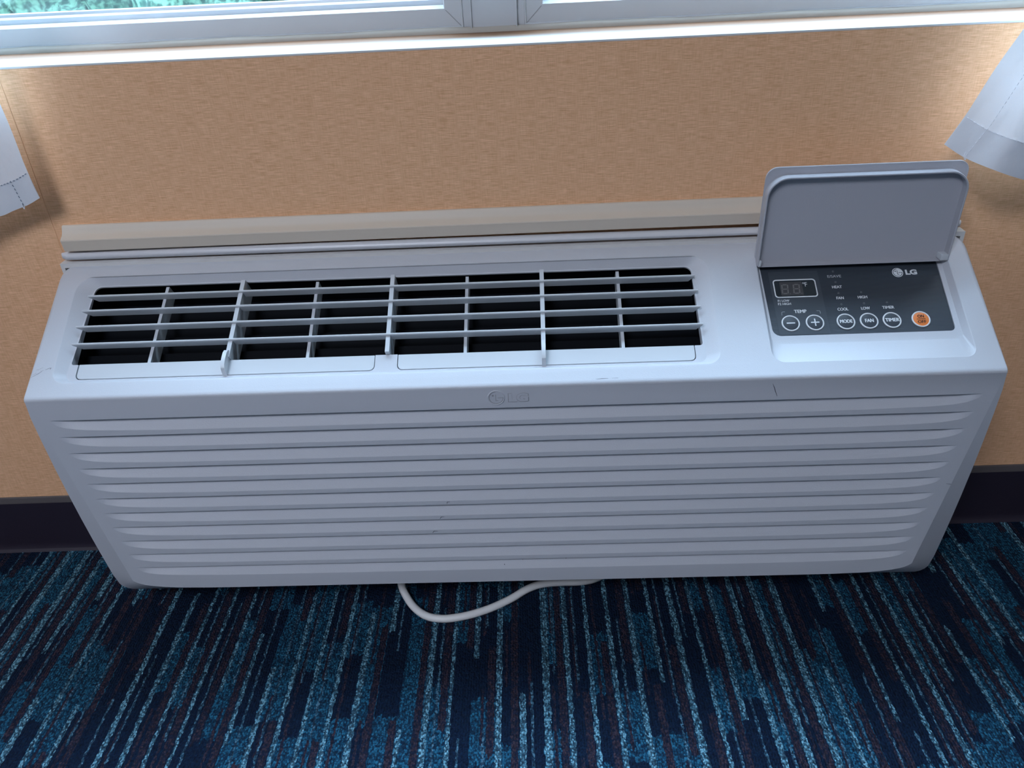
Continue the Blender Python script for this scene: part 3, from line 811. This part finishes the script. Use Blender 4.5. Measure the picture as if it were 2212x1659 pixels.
# metal sleeve edge and grey vinyl gasket between case and wall
bm = bmesh.new()
yw_ = .1700
ow, iw = .5345, .5300
for a, b in (((-ow, .1500, .3860), (ow, yw_-.006, .3915)), ((-ow, .1500, .0), (-iw, yw_-.006, .3860)), ((iw, .1500, .0), (ow, yw_-.006, .3860)), ((-ow, .1500, -.028), (ow, yw_-.006, 0))): box(bm, a, b)
finish(bm, 'wall_sleeve', M['sleeve'], ac, angle=30)
bm = bmesh.new()
rings = []
for x, sc in ((-.5325, 0), (-.5245, 1), (-.30, 1), (0, .92), (.30, .85), (.5215, .8), (.5300, 0)):
    ring = []
    for k in range(10):
        th = -math.pi*.55+math.pi*1.25*k/9
        zc = .3985; hh = .0052*(sc if sc else .75)
        ring.append((x, .1580-.0065*math.cos(th)*(1 if sc else .3), zc+hh*math.sin(th)))
    rings.append([bm.verts.new(p) for p in ring])
for a, b in zip(rings[:-1], rings[1:]):
    for k in range(9): bm.faces.new((a[k], a[k+1], b[k+1], b[k]))
for sg in (0, -1):
    face(bm, [v.co.copy() for v in rings[sg]], 1)
finish(bm, 'gasket', [M['vinyl'], M['dark']], ac, angle=30, recalc=True)['label'] = 'grey vinyl gasket strip between case and moulding'

# power cord looping onto the carpet
wp = [(-.160, -.050, .050), (-.1625, -.078, .046), (-.1645, -.097, .028), (-.1620, -.112, .0130), (-.1548, -.1275, .0075), (-.1405, -.1490, .0056), (-.1225, -.1643, .0054), (-.1021, -.1697, .0054), (-.0823, -.1684, .0054), (-.0591, -.1627, .0054), (-.034, -.1524, .0054), (-.0088, -.1376, .0054),
      (.0138, -.1212, .0058), (.0344, -.1138, .0064), (.0607, -.1117, .0064), (.0867, -.1110, .0058), (.1096, -.1045, .0054), (.135, -.085, .0054), (.150, -.055, .0054), (.152, -.028, .0054)]
bm = bmesh.new(); tube(bm, spline([world_to_ac(p) for p in wp], 7), .0052, 14)
finish(bm, 'power_cord', M['cord'], ac, angle=60)['label'] = 'pale grey cord looping from under the case onto the carpet'

# ------------------------------------------------------------------ curtains
def curtain(name, label, hem, edge, side, seam_u, stitch_mat, hem_h=.031):
    """hem: polyline of (x,y,z) along the lower edge from the free corner outwards; edge: (z,x,y) up the free edge"""
    root = empty(name, (hem[0][0], hem[0][1], hem[0][2]))
    tag(root, label, 'curtain')
    base = Vector(hem[0])
    H = spline(hem, 8); L = [0.0]
    for a, b in zip(H[:-1], H[1:]): L.append(L[-1]+(b-a).length)
    zs = []; z = 0.0
    while z < 1.52: zs.append(z); z += .006 if z < .2 else .04
    def edge_at(z):
        zz = hem[0][2]+z
        for (a, b) in zip(edge[:-1], edge[1:]):
            if zz <= b[0]:
                t = (zz-a[0])/(b[0]-a[0]); return a[1]+(b[1]-a[1])*t, a[2]+(b[2]-a[2])*t
        return edge[-1][1], edge[-1][2]
    def P(i, z):
        h = H[i]-base; ex, ey = edge_at(z)
        k = max(0.0, 1-z/.8)
        rip = .0012*math.sin(L[i]*90+z*22)*min(1, L[i]/.02)+.0010*math.sin(L[i]*41-z*60)
        # slight pucker at the hem line
        puck = .0007*math.sin(L[i]*210)*math.exp(-((z-hem_h)/.012)**2)
        return Vector((ex-base.x+h.x, ey-base.y+h.y+rip+puck, z+h.z*k))
    bm = bmesh.new()
    G = [[bm.verts.new(P(i, z)) for z in zs] for i in range(len(H))]
    for a, b in zip(G[:-1], G[1:]):
        for k in range(len(zs)-1): bm.faces.new((a[k], b[k], b[k+1], a[k+1]))
    # hem: turned-up cloth, a second layer in front
    off = -.0011
    Hh = [z for z in zs if z <= hem_h+1e-6]
    G2 = [[bm.verts.new(P(i, z)+Vector((0, off*min(1, z/.004+.5), 0))) for z in Hh] for i in range(len(H))]
    for a, b in zip(G2[:-1], G2[1:]):
        for k in range(len(Hh)-1): bm.faces.new((a[k], b[k], b[k+1], a[k+1]))
    o = finish(bm, 'cloth', M['curtain'], root, angle=80, wn=False, merge=0, recalc=False)
    # stitches
    def at(l, z):
        for i in range(len(L)-1):
            if L[i+1] >= l:
                t = (l-L[i])/(L[i+1]-L[i]); return P(i, z).lerp(P(i+1, z), t)
        return P(len(L)-1, z)
    def dash(bm, a, b, r=.00038):
        a = a+Vector((0, -.0016, 0)); b = b+Vector((0, -.0016, 0)); tube(bm, [a, a.lerp(b, .5)+Vector((0, -.0003, 0)), b], r, 6)
    bm = bmesh.new(); l = .002
    while l < min(.12, L[-1]): dash(bm, at(l, hem_h-.0015), at(l+.0021, hem_h-.0015)); l += .0042
    z = .002
    while z < (.031 if side < 0 else .30): dash(bm, at(seam_u, z), at(seam_u, z+.0022)); z += .0044
    finish(bm, 'hem_stitching', M[stitch_mat], root, angle=60, wn=False, merge=0)
    bm = bmesh.new(); a = at(seam_u, .0); tube(bm, spline([a+Vector((0, -.0012, .006)), a+Vector((-.001, -.002, .001)), a+Vector((.0005, -.003, -.002)), a+Vector((.001, -.002, .002))], 4), .0004, 6)
    finish(bm, 'loose_thread', M['stitch'], root, angle=60, wn=False, merge=0)
curtain('curtain', 'white curtain hanging at the left edge, bottom corner against the beige wall',
        [(-.5160, -.0330, .5500), (-.5327, -.0335, .5424), (-.5509, -.0330, .5367), (-.5690, -.0330, .5310), (-.605, -.045, .528), (-.64, -.065, .537), (-.68, -.045, .537), (-.72, -.065, .537)],
        [(.550, -.5160, -.0330), (.5925, -.5180, -.0350), (.6525, -.5190, -.0370), (1.2, -.52, -.07), (2.1, -.53, -.08)], -1, .0235, 'stitch_dark')
curtain('curtain', 'white curtain at the right edge, hem touching the open lid',
        [(.4765, -.0450, .5702), (.4955, -.0600, .5585), (.5190, -.0770, .5500), (.5460, -.0760, .5402), (.5700, -.0660, .5335), (.605, -.055, .530), (.64, -.040, .530), (.68, -.060, .530), (.72, -.045, .530)],
        [(.5702, .4765, -.0450), (.6045, .4910, -.0480), (.6470, .5065, -.0520), (.6840, .5210, -.0560), (.80, .545, -.065), (1.2, .56, -.07), (2.1, .57, -.08)], 1, .0250, 'stitch')

# ------------------------------------------------------------------ fill lamp, added unseen behind the viewer to brighten the room
lampt = empty('fill_lamp', (-.85, -2.2, RZ)); tag(lampt, 'round frosted fill lamp added unseen behind the viewer', 'lamp')
bm = bmesh.new(); bmesh.ops.create_cone(bm, cap_ends=True, segments=32, radius1=.56, radius2=.54, depth=.03, matrix=Matrix.Translation((0, 0, -.015)))
finish(bm, 'fill_lamp_base', M['lamp'], lampt, angle=30)
ml = NT('fill_lamp_glow'); ml.b.inputs['Emission Color'].default_value = (0.77, 0.84, 1.0, 1); ml.b.inputs['Emission Strength'].default_value = 24.5
bm = bmesh.new(); bmesh.ops.create_uvsphere(bm, u_segments=32, v_segments=12, radius=.52, matrix=Matrix.Translation((0, 0, -.03)) @ Matrix.Scale(.22, 4, (0, 0, 1)))
finish(bm, 'fill_lamp_shade', ml.m, lampt, angle=60)
